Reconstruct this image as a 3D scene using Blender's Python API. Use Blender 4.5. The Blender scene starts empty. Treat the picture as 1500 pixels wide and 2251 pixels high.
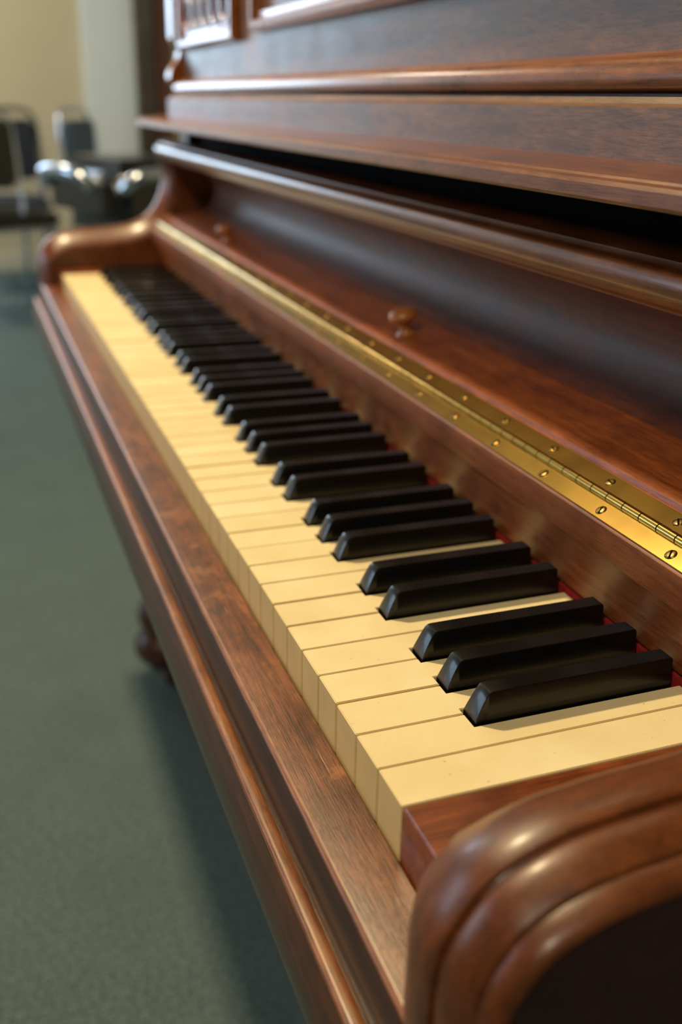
import bpy, bmesh, math, random
from mathutils import Vector, Matrix
random.seed(4)
Z0=.73
W=.0235
scn=bpy.context.scene
col=scn.collection
try:
    scn.view_settings.view_transform='Standard'
    scn.view_settings.look='None'
except Exception: pass

# ------------------------------------------------------------ materials
def srgb(c):
    o=[]
    for v in c:
        v/=255.
        o.append(v/12.92 if v<=.04045 else ((v+.055)/1.055)**2.4)
    return (*o,1)
def newmat(n):
    m=bpy.data.materials.new(n);m.use_nodes=True
    nt=m.node_tree;b=nt.nodes['Principled BSDF']
    return m,nt,b
def ramp(nt,stops):
    r=nt.nodes.new('ShaderNodeValToRGB');cr=r.color_ramp
    while len(cr.elements)<len(stops): cr.elements.new(.5)
    for e,(p,c) in zip(cr.elements,stops): e.position=p;e.color=c
    return r
def coords(nt,scale):
    t=nt.nodes.new('ShaderNodeTexCoord');m=nt.nodes.new('ShaderNodeMapping')
    m.inputs['Scale'].default_value=scale
    nt.links.new(t.outputs['Object'],m.inputs['Vector']);return m
def noise(nt,mp,scale,detail=4,rough=.55,dist=0):
    n=nt.nodes.new('ShaderNodeTexNoise');n.inputs['Scale'].default_value=scale
    n.inputs['Detail'].default_value=detail;n.inputs['Roughness'].default_value=rough
    n.inputs['Distortion'].default_value=dist
    nt.links.new(mp.outputs[0],n.inputs['Vector']);return n
def mixc(nt,a,b,f,mode='MULTIPLY'):
    m=nt.nodes.new('ShaderNodeMix');m.data_type='RGBA';m.blend_type=mode
    if isinstance(f,float): m.inputs[0].default_value=f
    else: nt.links.new(f,m.inputs[0])
    nt.links.new(a,m.inputs[6])
    if isinstance(b,tuple): m.inputs[7].default_value=b
    else: nt.links.new(b,m.inputs[7])
    return m.outputs[2]
def wood(n,dark,light,rough=.32,coat=.35,coatr=.15,pore=.35,grain=(200,9,200),bump=.12,blot=.6,worn=None):
    m,nt,b=newmat(n)
    mp=coords(nt,grain)
    n1=noise(nt,mp,1.0,6,.6,.8)
    r1=ramp(nt,[(.28,srgb(dark)),(.70,srgb(light))])
    nt.links.new(n1.outputs[0],r1.inputs[0])
    mp2=coords(nt,(22,14,22))
    n2=noise(nt,mp2,1.8,6,.66)
    r2=ramp(nt,[(.32,(.32,.27,.25,1)),(.58,(1,1,1,1))])
    nt.links.new(n2.outputs[0],r2.inputs[0])
    c=mixc(nt,r1.outputs[0],r2.outputs[0],blot)
    mp3=coords(nt,(grain[0]*8,grain[1]*8,grain[2]*8))
    n3=noise(nt,mp3,1.0,3,.7)
    r3=ramp(nt,[(.39,(.20,.15,.13,1)),(.53,(1,1,1,1))])
    nt.links.new(n3.outputs[0],r3.inputs[0])
    c=mixc(nt,c,r3.outputs[0],pore)
    if worn:
        mp4=coords(nt,(34,30,34));n4=noise(nt,mp4,1.0,7,.72,.4)
        r4=ramp(nt,[(.55,(0,0,0,1)),(.66,(.5,.5,.5,1))]);nt.links.new(n4.outputs[0],r4.inputs[0])
        c=mixc(nt,c,srgb(worn),r4.outputs[0],'MIX')
        mp5=coords(nt,(60,34,60));n5=noise(nt,mp5,1.0,4,.6)
        r5=ramp(nt,[(.33,(.24,.17,.15,1)),(.44,(1,1,1,1))]);nt.links.new(n5.outputs[0],r5.inputs[0])
        c=mixc(nt,c,r5.outputs[0],.8)
        # fine lengthwise scratches
        mp6=coords(nt,(1100,40,1100));n6=noise(nt,mp6,1.0,2,.5)
        r6=ramp(nt,[(.69,(0,0,0,1)),(.73,(.5,.5,.5,1))]);nt.links.new(n6.outputs[0],r6.inputs[0])
        c=mixc(nt,c,srgb((200,150,102)),r6.outputs[0],'MIX')
    nt.links.new(c,b.inputs['Base Color'])
    rr=nt.nodes.new('ShaderNodeMapRange');rr.inputs[3].default_value=rough*.75;rr.inputs[4].default_value=rough*1.4
    nt.links.new(n2.outputs[0],rr.inputs[0]);nt.links.new(rr.outputs[0],b.inputs['Roughness'])
    bp=nt.nodes.new('ShaderNodeBump');bp.inputs['Strength'].default_value=bump;bp.inputs['Distance'].default_value=.0006
    nt.links.new(n3.outputs[0],bp.inputs['Height']);nt.links.new(bp.outputs[0],b.inputs['Normal'])
    b.inputs['Coat Weight'].default_value=coat;b.inputs['Coat Roughness'].default_value=coatr
    return m
def plain(n,c,rough=.5,metal=0,var=.25,vs=30,bump=0,coat=0,spec=.5):
    m,nt,b=newmat(n)
    mp=coords(nt,(1,1,1));nn=noise(nt,mp,vs,5,.6)
    a=srgb(c);d=(a[0]*(1-var),a[1]*(1-var),a[2]*(1-var),1)
    r=ramp(nt,[(.3,d),(.7,a)]);nt.links.new(nn.outputs[0],r.inputs[0])
    nt.links.new(r.outputs[0],b.inputs['Base Color'])
    b.inputs['Roughness'].default_value=rough;b.inputs['Metallic'].default_value=metal
    b.inputs['Coat Weight'].default_value=coat;b.inputs['Specular IOR Level'].default_value=spec
    if bump:
        bp=nt.nodes.new('ShaderNodeBump');bp.inputs['Strength'].default_value=bump;bp.inputs['Distance'].default_value=.002
        nt.links.new(nn.outputs[0],bp.inputs['Height']);nt.links.new(bp.outputs[0],b.inputs['Normal'])
    return m
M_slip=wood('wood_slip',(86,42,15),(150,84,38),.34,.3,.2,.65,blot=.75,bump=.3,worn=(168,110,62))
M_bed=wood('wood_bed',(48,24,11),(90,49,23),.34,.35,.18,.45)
M_slipshade=wood('wood_slip_shaded',(42,21,11),(80,43,22),.42,.25,.25,.4)  # darker copy of the slip wood, front-face shade put into the colour
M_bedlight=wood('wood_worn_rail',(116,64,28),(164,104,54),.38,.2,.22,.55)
M_arm=wood('wood_arm',(84,40,12),(122,64,23),.36,.25,.22,.45,grain=(60,160,60),blot=.35,bump=.25)
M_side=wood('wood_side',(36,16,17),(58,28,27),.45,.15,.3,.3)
M_block=wood('wood_block',(100,43,13),(146,76,30),.32,.35,.18,.4,grain=(9,160,160))
M_name=wood('wood_name',(112,53,23),(152,86,45),.44,.12,.3,.45)
M_strip=wood('wood_strip',(132,58,14),(188,98,36),.38,.25,.22,.5)
M_curve=wood('wood_curve',(92,42,22),(134,70,42),.48,.3,.4,.4,blot=.8,bump=.6)
M_lip=wood('wood_lip',(96,46,19),(146,84,42),.30,.4,.14,.45)
M_upper=wood('wood_upper',(88,50,26),(140,93,56),.42,.25,.3,.5,grain=(110,12,110),blot=.6,bump=.2)
M_mould=wood('wood_mould',(108,55,16),(170,98,40),.27,.45,.14,.45)
M_leg=wood('wood_leg',(58,27,19),(94,48,32),.4,.3,.2,.3)
M_knob=wood('wood_knob',(150,86,40),(200,124,66),.34,.25,.2,.3,blot=.25)
M_black=plain('black_shadow_wood',(7,6,7),.9,spec=.1)  # near-black, shade of recesses put into the colour
M_ebony=plain('ebony',(9,9,10),.28,0,.3,80,.04,.15,.4)
M_felt=plain('red_felt',(165,20,14),.95,0,.3,400,.5)
def ivory():
    m,nt,b=newmat('aged_ivory')
    mp=coords(nt,(1,1,1));n1=noise(nt,mp,22,4,.6)
    r=ramp(nt,[(.3,srgb((240,219,170))),(.7,srgb((250,235,190)))])
    nt.links.new(n1.outputs[0],r.inputs[0])
    mp2=coords(nt,(1,1,1));n2=noise(nt,mp2,420,2,.5)
    r2=ramp(nt,[(.22,(.45,.35,.22,1)),(.26,(1,1,1,1))]);nt.links.new(n2.outputs[0],r2.inputs[0])
    oi=nt.nodes.new('ShaderNodeObjectInfo')
    r3=ramp(nt,[(0,(.93,.90,.83,1)),(1,(1,1,1,1))]);nt.links.new(oi.outputs['Random'],r3.inputs[0])
    c=mixc(nt,r.outputs[0],r2.outputs[0],.6);c=mixc(nt,c,r3.outputs[0],.8)
    nt.links.new(c,b.inputs['Base Color'])
    b.inputs['Roughness'].default_value=.3;b.inputs['Subsurface Weight'].default_value=.04
    b.inputs['Subsurface Radius'].default_value=(.003,.0015,.0006)
    return m
M_key=ivory()
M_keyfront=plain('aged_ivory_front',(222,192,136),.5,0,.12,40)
def brass():
    m,nt,b=newmat('brass')
    mp=coords(nt,(1,1,1));n1=noise(nt,mp,40,3,.5)
    r=ramp(nt,[(.30,srgb((186,150,78))),(.7,srgb((216,180,98)))])
    nt.links.new(n1.outputs[0],r.inputs[0]);nt.links.new(r.outputs[0],b.inputs['Base Color'])
    b.inputs['Metallic'].default_value=1
    r2=ramp(nt,[(.3,(.23,.23,.23,1)),(.7,(.18,.18,.18,1))]);nt.links.new(n1.outputs[0],r2.inputs[0])
    nt.links.new(r2.outputs[0],b.inputs['Roughness']);return m
M_brass=brass()
M_screw=plain('screw_brass',(150,118,62),.35,1,.3,300)
M_chrome=plain('chrome',(205,215,228),.2,1,.1)
M_steel=plain('dark_steel',(96,104,116),.3,1,.2)
M_vinyl=plain('black_vinyl',(16,17,20),.28,0,.2,30,0,.3)
M_navy=plain('navy_fabric',(34,42,54),.8,0,.3,90,.2)
M_bluegrey=plain('bluegrey_fabric',(90,112,136),.6,0,.3,60,.2)

# ------------------------------------------------------------ helpers
def link(ob,parent=None,mat=None,smooth=None):
    col.objects.link(ob)
    if parent: ob.parent=parent
    if mat: ob.data.materials.append(mat)
    if smooth is not None and ob.type=='MESH':
        for p in ob.data.polygons: p.use_smooth=True
        try: ob.data.set_sharp_from_angle(angle=math.radians(smooth))
        except Exception: pass
    return ob
def mesh(name,vs,fs,mat,parent=None,smooth=None,bevel=0,seg=2):
    me=bpy.data.meshes.new(name);me.from_pydata([tuple(v) for v in vs],[],fs);me.update()
    bm=bmesh.new();bm.from_mesh(me)
    bmesh.ops.remove_doubles(bm,verts=bm.verts,dist=1e-6)
    bmesh.ops.recalc_face_normals(bm,faces=bm.faces)
    if bevel:
        es=[e for e in bm.edges if len(e.link_faces)==2 and e.calc_face_angle(0)>.5]
        bmesh.ops.bevel(bm,geom=es,offset=bevel,segments=seg,affect='EDGES',clamp_overlap=True)
    bm.to_mesh(me);bm.free()
    ob=bpy.data.objects.new(name,me)
    return link(ob,parent,mat,smooth)
def extr(name,pts,y0,y1,mat,parent,smooth=40,bevel=0,ny=1):
    n=len(pts);vs=[];fs=[]
    for j in range(ny+1):
        y=y0+(y1-y0)*j/ny
        vs+=[(p[0],y,p[1]) for p in pts]
    for j in range(ny):
        for i in range(n):
            a=j*n+i;b=j*n+(i+1)%n;fs.append((a,b,b+n,a+n))
    fs.append(tuple(range(n)));fs.append(tuple(range(ny*n,ny*n+n)))
    return mesh(name,vs,fs,mat,parent,smooth,bevel)
def box(name,c,s,mat,parent=None,bevel=0,smooth=30,seg=2):
    x,y,z=c;a,b,d=s[0]/2,s[1]/2,s[2]/2
    vs=[(x+i*a,y+j*b,z+k*d) for i in(-1,1) for j in(-1,1) for k in(-1,1)]
    fs=[(0,1,3,2),(4,6,7,5),(0,4,5,1),(2,3,7,6),(0,2,6,4),(1,5,7,3)]
    return mesh(name,vs,fs,mat,parent,smooth,bevel,seg)
def catmull(P,n=6,closed=False):
    out=[];m=len(P)
    rng=range(m if closed else m-1)
    for i in rng:
        if closed: p0,p1,p2,p3=P[(i-1)%m],P[i],P[(i+1)%m],P[(i+2)%m]
        else: p0,p1,p2,p3=P[max(i-1,0)],P[i],P[i+1],P[min(i+2,m-1)]
        for k in range(n):
            t=k/n
            out.append(tuple(.5*((2*b)+(-a+c)*t+(2*a-5*b+4*c-d)*t*t+(-a+3*b-3*c+d)*t**3) for a,b,c,d in zip(p0,p1,p2,p3)))
    if not closed: out.append(tuple(P[-1]))
    return out
def tube(name,P,r,mat,parent=None,seg=10,sm=5):
    P=[Vector(p) for p in catmull(P,sm)] if sm else [Vector(p) for p in P]
    vs=[];fs=[]
    prev=None
    for i,p in enumerate(P):
        t=(P[min(i+1,len(P)-1)]-P[max(i-1,0)]).normalized()
        if prev is None:
            a=t.orthogonal().normalized()
        else:
            a=(prev-t*prev.dot(t)).normalized()
        prev=a;b=t.cross(a)
        for k in range(seg):
            an=2*math.pi*k/seg;vs.append(p+a*math.cos(an)*r+b*math.sin(an)*r)
    for i in range(len(P)-1):
        for k in range(seg):
            a0=i*seg+k;b0=i*seg+(k+1)%seg;fs.append((a0,b0,b0+seg,a0+seg))
    fs.append(tuple(range(seg)));fs.append(tuple(range((len(P)-1)*seg,len(P)*seg)))
    return mesh(name,vs,fs,mat,parent,60)
def lathe(name,prof,base,mat,parent=None,seg=32,axis=(0,0,1)):
    q=Vector((0,0,1)).rotation_difference(Vector(axis))
    vs=[];fs=[]
    for r,h in prof:
        for k in range(seg):
            a=2*math.pi*k/seg
            vs.append(Vector(base)+q@Vector((r*math.cos(a),r*math.sin(a),h)))
    n=len(prof)
    for i in range(n-1):
        for k in range(seg):
            a0=i*seg+k;b0=i*seg+(k+1)%seg;fs.append((a0,b0,b0+seg,a0+seg))
    fs.append(tuple(range(seg)));fs.append(tuple(range((n-1)*seg,n*seg)))
    return mesh(name,vs,fs,mat,parent,45)
def empty(name,loc,label,cat,group=None):
    e=bpy.data.objects.new(name,None);e.location=loc;col.objects.link(e);e.empty_display_size=.1
    e['label']=label;e['category']=cat
    if group: e['group']=group
    return e

# ------------------------------------------------------------ piano
# (children are modelled in key coordinates: white key tops z=0, front edge x=0)
piano=empty('upright_piano',(0,0,0),'antique red-brown varnished wooden upright piano with aged ivory keys','piano')
def fix(ob): # shift child mesh from key coordinates to floor-based coordinates
    ob.data.transform(Matrix.Translation((0,0,Z0)));return ob
YA,YB=-.045,1.267      # inner faces of the arms
slip=extr('key_slip',[(-.001,-.05),(-.001,-.0235),(-.0018,-.0227),(-.0242,-.0227),(-.0256,-.0232),(-.0265,-.0246),(-.0265,-.05)],YA-.022,YB+.022,M_slip,piano);fix(slip)
slip.data.materials.append(M_slipshade);slip.data.materials.append(M_bedlight)
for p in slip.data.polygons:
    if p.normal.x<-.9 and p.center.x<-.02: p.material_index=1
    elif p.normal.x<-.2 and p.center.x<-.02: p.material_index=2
bedp=[(-.026,-.0530),(-.0345,-.0530)]+catmull([(-.0345,-.0530),(-.0370,-.060),(-.0388,-.068),(-.0392,-.077),(-.037,-.088),(-.031,-.098),(-.022,-.105),(-.015,-.108)],4)[1:]+[(-.012,-.112),(0,-.118),(.30,-.118),(.30,-.0505),(-.024,-.0505),(-.026,-.0515)]
bed=extr('key_bed',bedp,-.112,1.334,M_bed,piano);fix(bed)
rail=extr('key_bed_rail',[(-.0285,-.0530)]+catmull([(-.0285,-.0508),(-.0300,-.0500),(-.0330,-.0498),(-.0348,-.0508),(-.0352,-.0528)],3)+[(-.0350,-.0530)],-.112,1.334,M_bedlight,piano);fix(rail)
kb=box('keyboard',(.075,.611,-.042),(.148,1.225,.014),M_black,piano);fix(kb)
felt=box('felt_strip',(.1502,.611,-.0072),(.0024,1.225,.018),M_felt,kb);fix(felt)
off={2:-.003,3:0,4:.003,6:-.002,0:.002}
blacks=[k for k in range(2,52) if k%7 in off]
bc={k:k*W+off[k%7] for k in blacks}
for k in range(52):
    y0=k*W+.0005;y1=(k+1)*W-.0005
    xs=.0478
    pts=[(0,y0)]
    if k in bc: n0=bc[k]+.0068; pts+=[(xs,y0),(xs,n0),(.1485,n0)]
    else: pts+=[(.1485,y0)]
    if k+1 in bc: n1=bc[k+1]-.0068; pts+=[(.1485,n1),(xs,n1),(xs,y1)]
    else: pts+=[(.1485,y1)]
    pts+=[(0,y1)]
    r=.0008
    pts=[(0,y0+r),(r*.3,y0+r*.3),(r,y0)]+pts[1:-1]+[(r,y1),(r*.3,y1-r*.3),(0,y1-r)]
    dz=random.uniform(-.00035,.00035) if k else 0
    n=len(pts);vs=[(p[0],p[1],dz) for p in pts]+[(p[0],p[1],-.034) for p in pts]
    fs=[tuple(range(n)),tuple(range(n,2*n))]+[(i,(i+1)%n,(i+1)%n+n,i+n) for i in range(n)]
    me=bpy.data.meshes.new('white_key');me.from_pydata(vs,[],fs)
    bm=bmesh.new();bm.from_mesh(me);bmesh.ops.recalc_face_normals(bm,faces=bm.faces)
    es=[e for e in bm.edges if all(abs(v.co.z-dz)<1e-6 for v in e.verts)]
    bmesh.ops.bevel(bm,geom=es,offset=.00035,segments=2,affect='EDGES',clamp_overlap=True)
    bm.to_mesh(me);bm.free()
    ob=link(bpy.data.objects.new('white_key',me),kb,M_key,12);fix(ob)
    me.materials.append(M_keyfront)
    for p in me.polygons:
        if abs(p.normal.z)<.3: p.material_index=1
def blackmesh():
    st=[(.0490,.0004),(.0500,.0030),(.0516,.0066),(.0532,.0098),(.0543,.0117),(.0552,.0126),(.0566,.0130),(.0700,.0131),(.1440,.0130),(.1446,.0124)]
    rings=[]
    for x,zt in st:
        def hw(z): return .0056-(.0056-.0044)*max(z,0)/.013
        q=min(.0005,zt*.5)
        inset=.0004 if zt>.004 else .0004*zt/.004
        R=[(-.0057,-.006),(-hw(zt-q),zt-q),(-hw(zt)+inset*.3,zt-q*.3),(-hw(zt)+inset,zt),(0,zt),(hw(zt)-inset,zt),(hw(zt)-inset*.3,zt-q*.3),(hw(zt-q),zt-q),(.0057,-.006)]
        rings.append([(x,a,b) for a,b in R])
    vs=[v for r in rings for v in r];n=len(rings[0]);fs=[]
    for i in range(len(rings)-1):
        for k in range(n):
            a=i*n+k;b=i*n+(k+1)%n;fs.append((a,b,b+n,a+n))
    fs.append(tuple(range(n)));fs.append(tuple(range((len(rings)-1)*n,len(rings)*n)))
    return vs,fs
vs,fs=blackmesh()
b0=fix(mesh('black_key',[(a,b+bc[blacks[0]],c) for a,b,c in vs],fs,M_ebony,kb,24))
for k in blacks[1:]:
    o=b0.copy();o.parent=kb;o.location=(0,bc[k]-bc[blacks[0]],random.uniform(-.0003,.0003));col.objects.link(o)
for y0,y1 in ((YA-.002,-.0006),(1.2226,YB+.002)):
    kbk=extr('key_block',[(-.0004,-.045),(-.0004,-.0008),(.0004,.0002),(.150,.0002),(.150,-.045)],y0,y1,M_block,piano,40,.0005);fix(kbk)
nb=[(.1500,.0035),(.1490,.007),(.1470,.016),(.1440,.025),(.1405,.033),(.1378,.0385),(.1370,.0402),(.1372,.0412),(.1350,.0416),(.1345,.0425),(.1345,.0570),(.1352,.0578),(.1445,.0632),(.20,.063),(.20,.0035)]
nbo=extr('name_board',nb,YA,YB,M_name,piano,30);fix(nbo)
fbo=extr('fallboard',[(.1453,.0637),(.1583,.0697),(.1590,.0724),(.1603,.0731),(.1925,.0797),(.2010,.081),(.2010,.0637)],YA,YB,M_strip,piano,30);fix(fbo)
cur=catmull([(.1935,.0792),(.2070,.0830),(.2190,.0910),(.2260,.1030),(.2270,.1160),(.2220,.1290),(.2110,.1400),(.1950,.1475),(.1770,.1500)],6)
cuo=extr('curved_panel',cur+[(.183,.155),(.205,.153),(.222,.142),(.232,.130),(.237,.110),(.232,.090),(.215,.076),(.205,.072)],YA,YB,M_curve,fbo,60);fix(cuo)
lip=catmull([(.1770,.1502),(.1640,.1515),(.1545,.1535)],3)+[(.1530,.1556)]+catmull([(.1515,.1560),(.1480,.1600),(.1468,.1650),(.1480,.1700),(.1522,.1730)],4)+[(.1532,.1752),(.1570,.1770),(.1620,.1786),(.1680,.1792),(.1760,.1782),(.1835,.1735),(.1835,.153)]
lio=extr('fallboard_lip',lip,YA,YB,M_lip,fbo,40);fix(lio)
def strip(p,q,t):
    d=Vector((q[0]-p[0],q[1]-p[1])).normalized();n=Vector((-d.y,d.x))*t
    return [p,q,(q[0]+n.x,q[1]+n.y),(p[0]+n.x,p[1]+n.y)]
HA,HM,HB=(.1356,.0582),(.1449,.0636),(.1573,.0693)
vs=[];fs=[]
def addp(pts,y0,y1):
    n=len(pts);b=len(vs)
    vs.extend([(p[0],y0,p[1]) for p in pts]+[(p[0],y1,p[1]) for p in pts])
    fs.extend([(b+i,b+(i+1)%n,b+n+(i+1)%n,b+n+i) for i in range(n)]+[tuple(range(b,b+n)),tuple(range(b+n,b+2*n))])
addp(strip(HA,HM,.0010),YA+.004,YB-.004);addp(strip(HM,HB,.0010),YA+.004,YB-.004)
y=YA+.004
while y<YB-.01:
    r=.0023
    c=(HM[0]-.0004,HM[1]+.0020)
    addp([(c[0]+r*math.cos(a*math.pi/8),c[1]+r*math.sin(a*math.pi/8)) for a in range(16)],y+.0005,y+.0125);y+=.0127
hinge=mesh('piano_hinge',vs,fs,M_brass,piano,40);fix(hinge)
hinge['label']='long polished brass continuous hinge'
def screwmesh(r=.0024):
    vs=[];fs=[];seg=20
    prof=[(r*1.18,0),(r*1.14,.00010),(r,.00010),(r*.97,.00025),(r*.7,.00042),(r*.3,.0005)]
    for rr,h in prof:
        for k in range(seg):
            a=2*math.pi*k/seg;vs.append((rr*math.cos(a),rr*math.sin(a),h))
    m=len(prof)
    for i in range(m-1):
        for k in range(seg):
            fs.append((i*seg+k,i*seg+(k+1)%seg,(i+1)*seg+(k+1)%seg,(i+1)*seg+k))
    fs.append(tuple(range((m-1)*seg,m*seg)))
    b=len(vs)
    me2=bpy.data.meshes.new('screw')
    s=r*.92;w=.00042;h=.0006
    vs+= [(-s,-w,h),(s,-w,h),(s,w,h),(-s,w,h),(-s,-w,0),(s,-w,0),(s,w,0),(-s,w,0)]
    f2=[(b,b+1,b+2,b+3),(b,b+1,b+5,b+4),(b+2,b+3,b+7,b+6),(b+1,b+2,b+6,b+5),(b+3,b,b+4,b+7)]
    me2.from_pydata(vs,[],fs+f2)
    me2.materials.append(M_screw);me2.materials.append(M_black)
    for i,p in enumerate(me2.polygons):
        if i>=len(fs) or seg<=i<2*seg: p.material_index=1
        else: p.use_smooth=True
    return me2
sm=screwmesh()
def place(P,Q,t,y,ang):
    d=Vector((Q[0]-P[0],0,Q[1]-P[1])).normalized();n=Vector((-d.z,0,d.x))
    c=Vector((P[0]+(Q[0]-P[0])*t,y,P[1]+(Q[1]-P[1])*t))+n*.0010
    yv=n.cross(d)
    R=Matrix((( d.x,yv.x,n.x),(d.y,yv.y,n.y),(d.z,yv.z,n.z))).to_4x4()
    o=bpy.data.objects.new('screw',sm);col.objects.link(o);o.parent=hinge
    o.matrix_local=Matrix.Translation(c+Vector((0,0,Z0)))@R@Matrix.Rotation(ang,4,'Z')
n=0
while .0072+.0517*n<1.25:
    yy=.0072+.0517*n
    place(HM,HB,.64,yy,random.uniform(0,3.1));place(HA,HM,.38,yy-.0145,random.uniform(0,3.1));n+=1
for yk in (.407,.948):
    kn=lathe('knob',[(.0072,0),(.0074,.0014),(.0054,.0028),(.0044,.0055),(.0046,.0095),(.0064,.0114),(.0092,.0122),(.0108,.0140),(.0106,.0168),(.0088,.0190),(.0045,.0202),(.0005,.0205)],(.174,yk,.0755),M_knob,fbo,32,(-.2,0,1));fix(kn)
gap=extr('recess_shade',[(.21,.16),(.24,.16),(.24,.2075),(.21,.2075)],YA,YB,M_black,piano,30);fix(gap)  # black slab standing in for the shade inside the open gap
shelf=extr('shelf_rail',[(.1262,.1975),(.1250,.1990),(.1250,.2045),(.1265,.2062),(.1300,.2070),(.1310,.2080),(.1620,.2120),(.20,.2120),(.20,.1975)],YA-.045,YB+.012,M_lip,piano,30);fix(shelf)
low=extr('lower_panel',[(.1650,.2120),(.1650,.2345),(.1700,.2362),(.1720,.2390),(.1990,.2400),(.1990,.2120)],YA,YB-.02,M_upper,piano,30);fix(low)
mo=catmull([(.1880,.2405),(.1780,.2410),(.1735,.2435),(.1725,.2485),(.1750,.2545),(.1810,.2575),(.1880,.2590)],5)
mol=extr('panel_moulding',mo+[(.20,.2590),(.20,.2405)],YA,1.238,M_mould,piano,50);fix(mol)
up=box('upper_panel',(.196,.611,.405),(.016,1.300,.332),M_upper,piano);fix(up)
def frame(name,y0,y1,z0,z1,w,mat,px=.188,pr=.012):
    sec=[(0,0),(pr*.6,0),(pr,w*.2),(pr*.95,w*.45),(pr*.5,w*.6),(pr*.55,w*.85),(0,w)]
    cs=[(y0,z0,1,1),(y1,z0,-1,1),(y1,z1,-1,-1),(y0,z1,1,-1)]
    vs=[];fs=[];n=len(sec)
    for (y,z,sy,sz) in cs:
        for d,o in sec: vs.append((px-d,y+sy*o,z+sz*o))
    for i in range(4):
        for k in range(n):
            a=i*n+k;b=i*n+(k+1)%n;c=((i+1)%4)*n+(k+1)%n;e=((i+1)%4)*n+k
            fs.append((a,b,c,e))
    return fix(mesh(name,vs,fs,mat,piano,35))
frame('panel_frame',-.03,.850,.300,.53,.020,M_mould)
frame('side_panel_frame',.924,1.225,.295,.53,.022,M_mould)
vs=[];fs=[]
for j in range(5):
    cy=.975+.05*j
    for i2 in range(3):
        cz=.337+.05*i2
        seg=6;b=len(vs);m=12
        for q in range(m):
            a0=q*math.pi/6
            rad=Vector((0,math.cos(a0),math.sin(a0)));p=Vector((.184,cy,cz))+rad*.021
            for k in range(seg):
                a=2*math.pi*k/seg
                vs.append(p+rad*.003*math.cos(a)+Vector((-1,0,0))*.003*math.sin(a))
        for i3 in range(m):
            for k in range(seg):
                fs.append((b+i3*seg+k,b+i3*seg+(k+1)%seg,b+((i3+1)%m)*seg+(k+1)%seg,b+((i3+1)%m)*seg+k))
fo=mesh('fretwork',vs,fs,M_lip,piano,60);fix(fo)
def corbel(yc):
    prof=catmull([(.190,.245),(.180,.246),(.172,.252),(.168,.262),(.172,.274),(.180,.284),(.183,.296),(.176,.304),(.173,.312)],4)
    c=extr('corbel',prof+[(.173,.53),(.20,.53),(.20,.245)],yc-.014,yc+.014,M_mould,piano,45,.001);fix(c)
corbel(1.252);corbel(-.02)
for y0,y1 in ((YB+.002,YB+.055),(YA-.055,YA-.006)):
    s=extr('case_side',[(.196,.05),(.196,.57),(.62,.57),(.62,-.72),(.22,-.72),(.22,.05)],y0,y1,M_side,piano,30,.002);fix(s)
    s=extr('toe_rail',[(.13,-.728),(.12,-.715),(.125,-.70),(.62,-.70),(.62,-.728)],y0-.01,y1+.01,M_leg,piano,30,.002);fix(s)
lp=box('lower_board',(.250,.611,-.40),(.02,1.31,.58),M_side,piano);fix(lp)
bp=box('case_back',(.61,.611,-.08),(.02,1.31,1.28),M_side,piano);fix(bp)
lid=extr('top_lid',catmull([(.15,.570),(.143,.578),(.143,.586),(.15,.594)],3)+[(.63,.594),(.63,.570)],YA-.07,YB+.07,M_mould,piano,40);fix(lid)
path=catmull([(-.0285,-.0500),(-.0285,-.030),(-.0285,-.008),(-.0282,.0070),(-.0262,.0195),(-.0212,.0300),(-.0105,.0425),(.0090,.0510),(.0330,.0545),(.0600,.0562),(.0880,.0585),(.1120,.0630),(.1320,.0722),(.1470,.0870),(.1570,.1090),(.1605,.1330),(.1530,.1560)],6)
def arm(sgn,yin):
    sec=[(0,-.0270),(.0002,-.0225),(.0030,-.0182),(.0090,-.0118),(.0155,-.0064),(.0205,-.0032),(.0255,-.0014),(.0310,-.0007),(.0350,-.0010),(.0362,-.0014),(.0365,-.0030),(.0374,-.0036),(.0384,-.0036),(.0387,-.0024),(.0396,-.0021),(.0440,-.0026),(.0485,-.0040),(.0513,-.0054),(.0517,-.0067),(.0535,-.0067),(.0570,-.0073),(.0595,-.0088),(.0602,-.0104),(.0600,-.0116),(.0575,-.0118)]
    m=len(sec);vs=[];N=len(path)
    for i,p in enumerate(path):
        a=path[max(i-1,0)];b=path[min(i+1,N-1)]
        t=Vector((b[0]-a[0],b[1]-a[1])).normalized();nn=Vector((-t.y,t.x))
        k1=.60+.40*max(nn.y,0)
        for d,o in sec:
            if d<.028: o=o*k1
            vs.append((p[0]+nn.x*o,yin+sgn*d,p[1]+nn.y*o))
    fs=[]
    for i in range(N-1):
        for k in range(m-1):
            a=i*m+k;fs.append((a,a+1,a+m+1,a+m))
    b=len(vs);fs.append(tuple([i*m for i in range(N)]+[b,b+1]))
    vs+=[(.23,yin,.150),(.23,yin,-.0505)]
    b2=len(vs);fs.append(tuple([i*m+m-1 for i in range(N)]+[b2,b2+1]))
    vs+=[(.23,yin+sgn*.0575,.150),(.23,yin+sgn*.0575,-.0505)]
    fs.append((b,b+1,b2+1,b2))
    fs.append(tuple([k for k in range(m)]+[b2+1,b+1]));fs.append(tuple([(N-1)*m+k for k in range(m)]+[b2,b]))
    a=mesh('arm',vs,fs,M_arm,piano,40)
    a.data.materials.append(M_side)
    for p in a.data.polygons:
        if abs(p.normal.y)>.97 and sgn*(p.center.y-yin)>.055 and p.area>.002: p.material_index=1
    fix(a)
arm(-1,YA);arm(1,YB)
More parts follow.
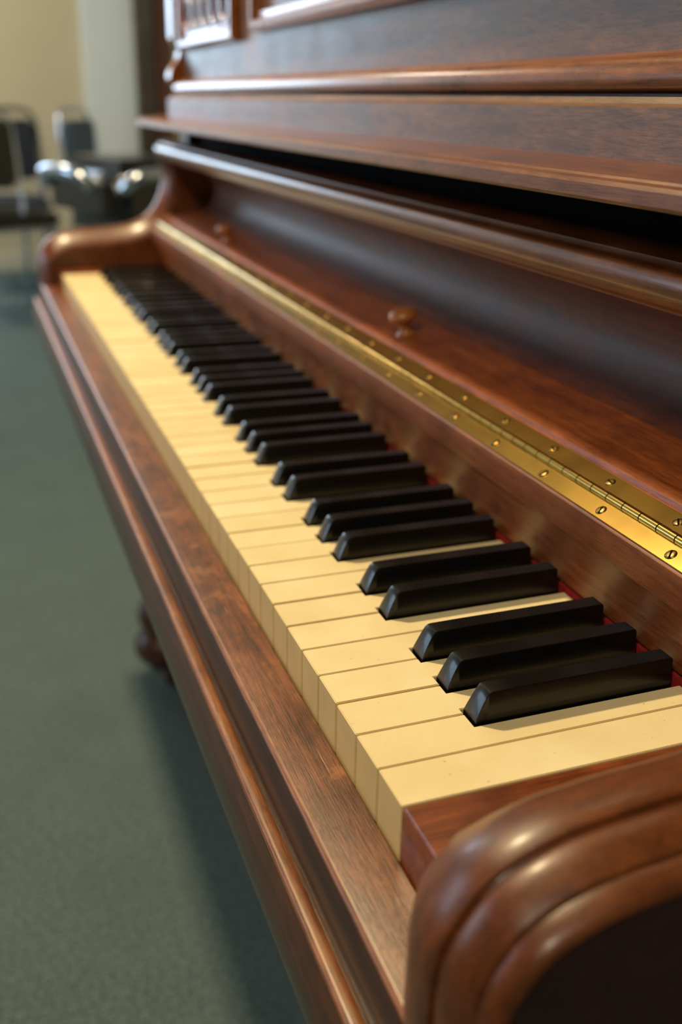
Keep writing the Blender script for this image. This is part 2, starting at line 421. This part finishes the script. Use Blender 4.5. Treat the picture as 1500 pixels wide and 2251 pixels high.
def leg(yc):
    prof=[(.028,-.70),(.034,-.692),(.046,-.682),(.052,-.668),(.052,-.652),(.046,-.640),(.038,-.630),(.036,-.622),(.042,-.612),(.045,-.600),(.042,-.588),(.034,-.575),(.028,-.55),(.027,-.48),(.032,-.38),(.036,-.28),(.034,-.24),(.028,-.22),(.036,-.21),(.040,-.20),(.036,-.19),(.030,-.182),(.042,-.17),(.042,-.118)]
    l=lathe('leg',prof,(.128,yc,0),M_leg,piano,32);fix(l)
leg(YB+.03);leg(YA-.03)

# ------------------------------------------------------------ room
def struct(o): o['kind']='structure';return o
def carpet():
    m,nt,b=newmat('carpet')
    mp=coords(nt,(1,1,1));n1=noise(nt,mp,200,5,.85);n2=noise(nt,mp,7,4,.65)
    r=ramp(nt,[(.39,srgb((48,62,64))),(.61,srgb((120,138,138)))]);nt.links.new(n1.outputs[0],r.inputs[0])
    r2=ramp(nt,[(.35,(.9,.9,.9,1)),(.65,(1,1,1,1))]);nt.links.new(n2.outputs[0],r2.inputs[0])
    nt.links.new(mixc(nt,r.outputs[0],r2.outputs[0],1.0),b.inputs['Base Color'])
    b.inputs['Roughness'].default_value=1;b.inputs['Specular IOR Level'].default_value=.1
    bp=nt.nodes.new('ShaderNodeBump');bp.inputs['Strength'].default_value=.6;bp.inputs['Distance'].default_value=.004
    nt.links.new(n1.outputs[0],bp.inputs['Height']);nt.links.new(bp.outputs[0],b.inputs['Normal'])
    return m
M_wall=plain('wall_paint',(202,190,160),.85,0,.06,3)
M_ceil=plain('ceiling_paint',(215,208,195),.9,0,.05,3)
M_white=plain('pale_door_paint',(222,230,230),.6,0,.04,3)
M_dark=plain('dark_curtain',(112,102,88),.85,0,.5,20)
M_trim=plain('trim_paint',(205,198,178),.6,0,.05,5)
M_post=plain('brown_door_frame',(96,58,40),.5,0,.3,20)
X0,X1,Y0,Y1,H=-4.2,2.0,-3.0,6.1,2.7
fl=struct(box('floor',((X0+X1)/2,(Y0+Y1)/2,-.05),(X1-X0+.2,Y1-Y0+.2,.1),carpet()))
struct(box('ceiling',((X0+X1)/2,(Y0+Y1)/2,H+.05),(X1-X0+.2,Y1-Y0+.2,.1),M_ceil))
def wall_open(name,fixed,axis,a0,a1,o0,o1,zb,zt,mat):
    vs=[];fs=[]
    def addb(u0,u1,z0,z1):
        b=len(vs)
        for d in(0,.1):
            for (u,z) in((u0,z0),(u1,z0),(u1,z1),(u0,z1)):
                vs.append((u,fixed+d,z) if axis=='y' else (fixed-d,u,z))
        fs.extend([(b,b+1,b+2,b+3),(b+4,b+7,b+6,b+5),(b,b+4,b+5,b+1),(b+1,b+5,b+6,b+2),(b+2,b+6,b+7,b+3),(b+3,b+7,b+4,b)])
    addb(a0,o0,0,H);addb(o1,a1,0,H);addb(o0,o1,0,zb);addb(o0,o1,zt,H)
    me=bpy.data.meshes.new(name);me.from_pydata(vs,[],fs);o=bpy.data.objects.new(name,me)
    link(o,None,mat);return struct(o)
WX0,WX1=-1.55,-.4
LY0,LY1=2.7,5.4
wall_open('wall_far',Y1,'y',X0,X1,WX0,WX1,.85,2.1,M_wall)
wall_open('wall_left',X0,'x',Y0,Y1,LY0,LY1,.75,2.1,M_wall)
struct(box('wall_right',(X1+.05,(Y0+Y1)/2,H/2),(.1,Y1-Y0,H),M_wall))
struct(box('wall_near',((X0+X1)/2,Y0-.05,H/2),(X1-X0,.1,H),M_wall))
struct(box('baseboard_far',((X0+X1)/2,Y1-.01,.05),(X1-X0,.02,.1),M_trim,None,.003))
def glow(n,c,s):
    m,nt,b=newmat(n);b.inputs['Base Color'].default_value=(0,0,0,1)
    b.inputs['Emission Color'].default_value=c;b.inputs['Emission Strength'].default_value=s;return m
M_day=glow('daylight_glass',(.58,.78,1,1),6.0)
def window(name,fixed,axis,o0,o1,zb,zt):
    vs=[];fs=[]
    def addb(u0,u1,z0,z1,d0,d1):
        b=len(vs)
        for d in(d0,d1):
            for (u,z) in((u0,z0),(u1,z0),(u1,z1),(u0,z1)):
                vs.append((u,fixed+d,z) if axis=='y' else (fixed-d,u,z))
        fs.extend([(b,b+1,b+2,b+3),(b+4,b+7,b+6,b+5),(b,b+4,b+5,b+1),(b+1,b+5,b+6,b+2),(b+2,b+6,b+7,b+3),(b+3,b+7,b+4,b)])
    addb(o0,o1,zb,zt,.06,.065);ng=len(fs)
    w=.05;mid=(o0+o1)/2
    addb(o0,o0+w,zb,zt,-.01,.058);addb(o1-w,o1,zb,zt,-.01,.058);addb(o0,o1,zb,zb+w,-.01,.058);addb(o0,o1,zt-w,zt,-.01,.058);addb(mid-.02,mid+.02,zb,zt,0,.058)
    me=bpy.data.meshes.new(name);me.from_pydata(vs,[],fs);me.materials.append(M_white);me.materials.append(M_day)
    for i,p in enumerate(me.polygons): p.material_index=1 if i<ng else 0
    o=bpy.data.objects.new(name,me);col.objects.link(o);return struct(o)
window('window_1',Y1,'y',WX0,WX1,.85,2.1)
window('window_2',X0,'x',LY0,LY1,.75,2.1)
dv=struct(box('door_1',(.77,Y1-.02,1.05),(.30,.04,2.1),M_white,None,.004))
nx=34
vs=[];fs=[]
for i in range(nx+1):
    x=.90+.10*i/nx;yy=Y1-.10+.022*math.sin(i*1.15)
    vs+=[(x,yy,.03),(x,yy,2.5)]
for i in range(nx): a=2*i;fs.append((a,a+2,a+3,a+1))
cu=mesh('curtain',vs,fs,M_dark,None,60)
sol=cu.modifiers.new('s','SOLIDIFY');sol.thickness=.006
cu['label']='dark grey-brown floor-length curtain hanging beside the pale door';cu['category']='curtain'
tr=struct(box('trim_1',(1.065,Y1-.05,1.25),(.09,.10,2.5),M_post,None,.006))

# ------------------------------------------------------------ chairs
def chair(loc,rot,matc,label,metal):
    e=empty('stacking_chair',(0,0,0),label,'chair','stacking chairs along the far wall')
    box('seat',(0,0,.445),(.44,.43,.06),matc,e,.02)
    box('backrest',(0,.225,.70),(.40,.045,.30),matc,e,.018)
    for sx in(-1,1):
        tube('leg',[(sx*.215,-.20,.01),(sx*.215,-.19,.25),(sx*.215,-.175,.405)],.011,metal,e)
        tube('leg',[(sx*.215,.25,.01),(sx*.215,.22,.25),(sx*.215,.20,.42),(sx*.215,.225,.60),(sx*.213,.245,.76)],.011,metal,e)
    tube('frame',[(-.213,.245,.75),(-.20,.25,.85),(-.15,.252,.895),(0,.253,.90),(.15,.252,.895),(.20,.25,.85),(.213,.245,.75)],.011,metal,e)
    tube('seat_rail',[(-.215,-.175,.405),(0,-.19,.405),(.215,-.175,.405)],.010,metal,e)
    e.location=loc;e.rotation_euler=(0,0,rot);return e
chair((.09,5.40,0),math.radians(0),M_navy,'dark navy upholstered stacking chair with a metal frame against the wall',M_steel)
chair((.72,5.55,0),math.radians(62),M_bluegrey,'blue-grey stacking chair with bright metal frame beside the pale door',M_chrome)
chair((.03,4.75,0),math.radians(20),M_vinyl,'black vinyl stacking chair with bright chrome legs',M_chrome)
st=empty('padded_stool',(0,0,0),'tall bulky black padded vinyl stool with added chrome highlight bars and a pedestal','stool')
box('seat',(.01,0,.710),(.43,.40,.20),M_vinyl,st,.06,60,7)
# two chrome bars added to stand in for highlights on the cushion edge
tube('rail',[(-.20,.16,.735),(-.228,.13,.765),(-.235,.05,.775),(-.235,-.03,.775),(-.225,-.07,.765),(-.20,-.09,.735)],.020,M_chrome,st,12,4)
tube('rail',[(-.15,-.175,.735),(-.13,-.205,.765),(-.06,-.215,.775),(.02,-.215,.775),(.06,-.205,.765),(.08,-.175,.735)],.020,M_chrome,st,12,4)
lathe('pedestal',[(.19,0),(.195,.008),(.18,.02),(.08,.035),(.035,.06),(.03,.10),(.03,.58),(.06,.60),(.12,.612),(.12,.625)],(.02,0,0),M_steel,st,40)
st.location=(.37,2.80,0);st.rotation_euler=(0,0,math.radians(22))

# ------------------------------------------------------------ lights
def area(name,loc,target,size,energy,color,sy=None):
    l=bpy.data.lights.new(name,'AREA');l.energy=energy;l.color=color;l.size=size
    if sy: l.shape='RECTANGLE';l.size_y=sy
    o=bpy.data.objects.new(name,l);col.objects.link(o);o.location=loc
    d=Vector(target)-Vector(loc);o.rotation_euler=d.to_track_quat('-Z','Y').to_euler();return o
area('ceiling_lamp_light',(-.36,1.35,2.6),(-.32,1.35,0),.13,58,(1,.79,.45))
area('ceiling_lamp_light',(-1.2,-1.2,2.5),(0,.2,.75),.22,24,(1,.88,.67))  # unseen fill added to brighten the fallboard strip and name board
area('ceiling_lamp_light',(-1.0,4.8,2.6),(-.8,5.2,0),.6,46,(1,.88,.68))
area('window_light',(-1.0,Y1-.15,1.5),(-.3,1,.8),1.1,14,(.66,.83,1),1.2)
w=bpy.data.worlds.new('world');scn.world=w;w.use_nodes=True
w.node_tree.nodes['Background'].inputs[0].default_value=(.7,.8,1,1);w.node_tree.nodes['Background'].inputs[1].default_value=.3

# ------------------------------------------------------------ camera
yaw,p,roll=.35643,.38840,.02107
f=Vector((math.sin(yaw)*math.cos(p),math.cos(yaw)*math.cos(p),-math.sin(p)))
r=Vector((math.cos(yaw),-math.sin(yaw),0));u=r.cross(f)
r2=r*math.cos(roll)+u*math.sin(roll);u2=-r*math.sin(roll)+u*math.cos(roll)
cd=bpy.data.cameras.new('camera');co=bpy.data.objects.new('camera',cd);col.objects.link(co)
cd.sensor_fit='VERTICAL';cd.sensor_height=36;cd.lens=2200.79/2251*36
cd.clip_start=.01
co.matrix_world=Matrix(((r2.x,u2.x,-f.x,-.12511),(r2.y,u2.y,-f.y,-.26617),(r2.z,u2.z,-f.z,.23403+Z0),(0,0,0,1)))
cd.dof.use_dof=True;cd.dof.focus_distance=.43;cd.dof.aperture_fstop=5.8
scn.camera=co
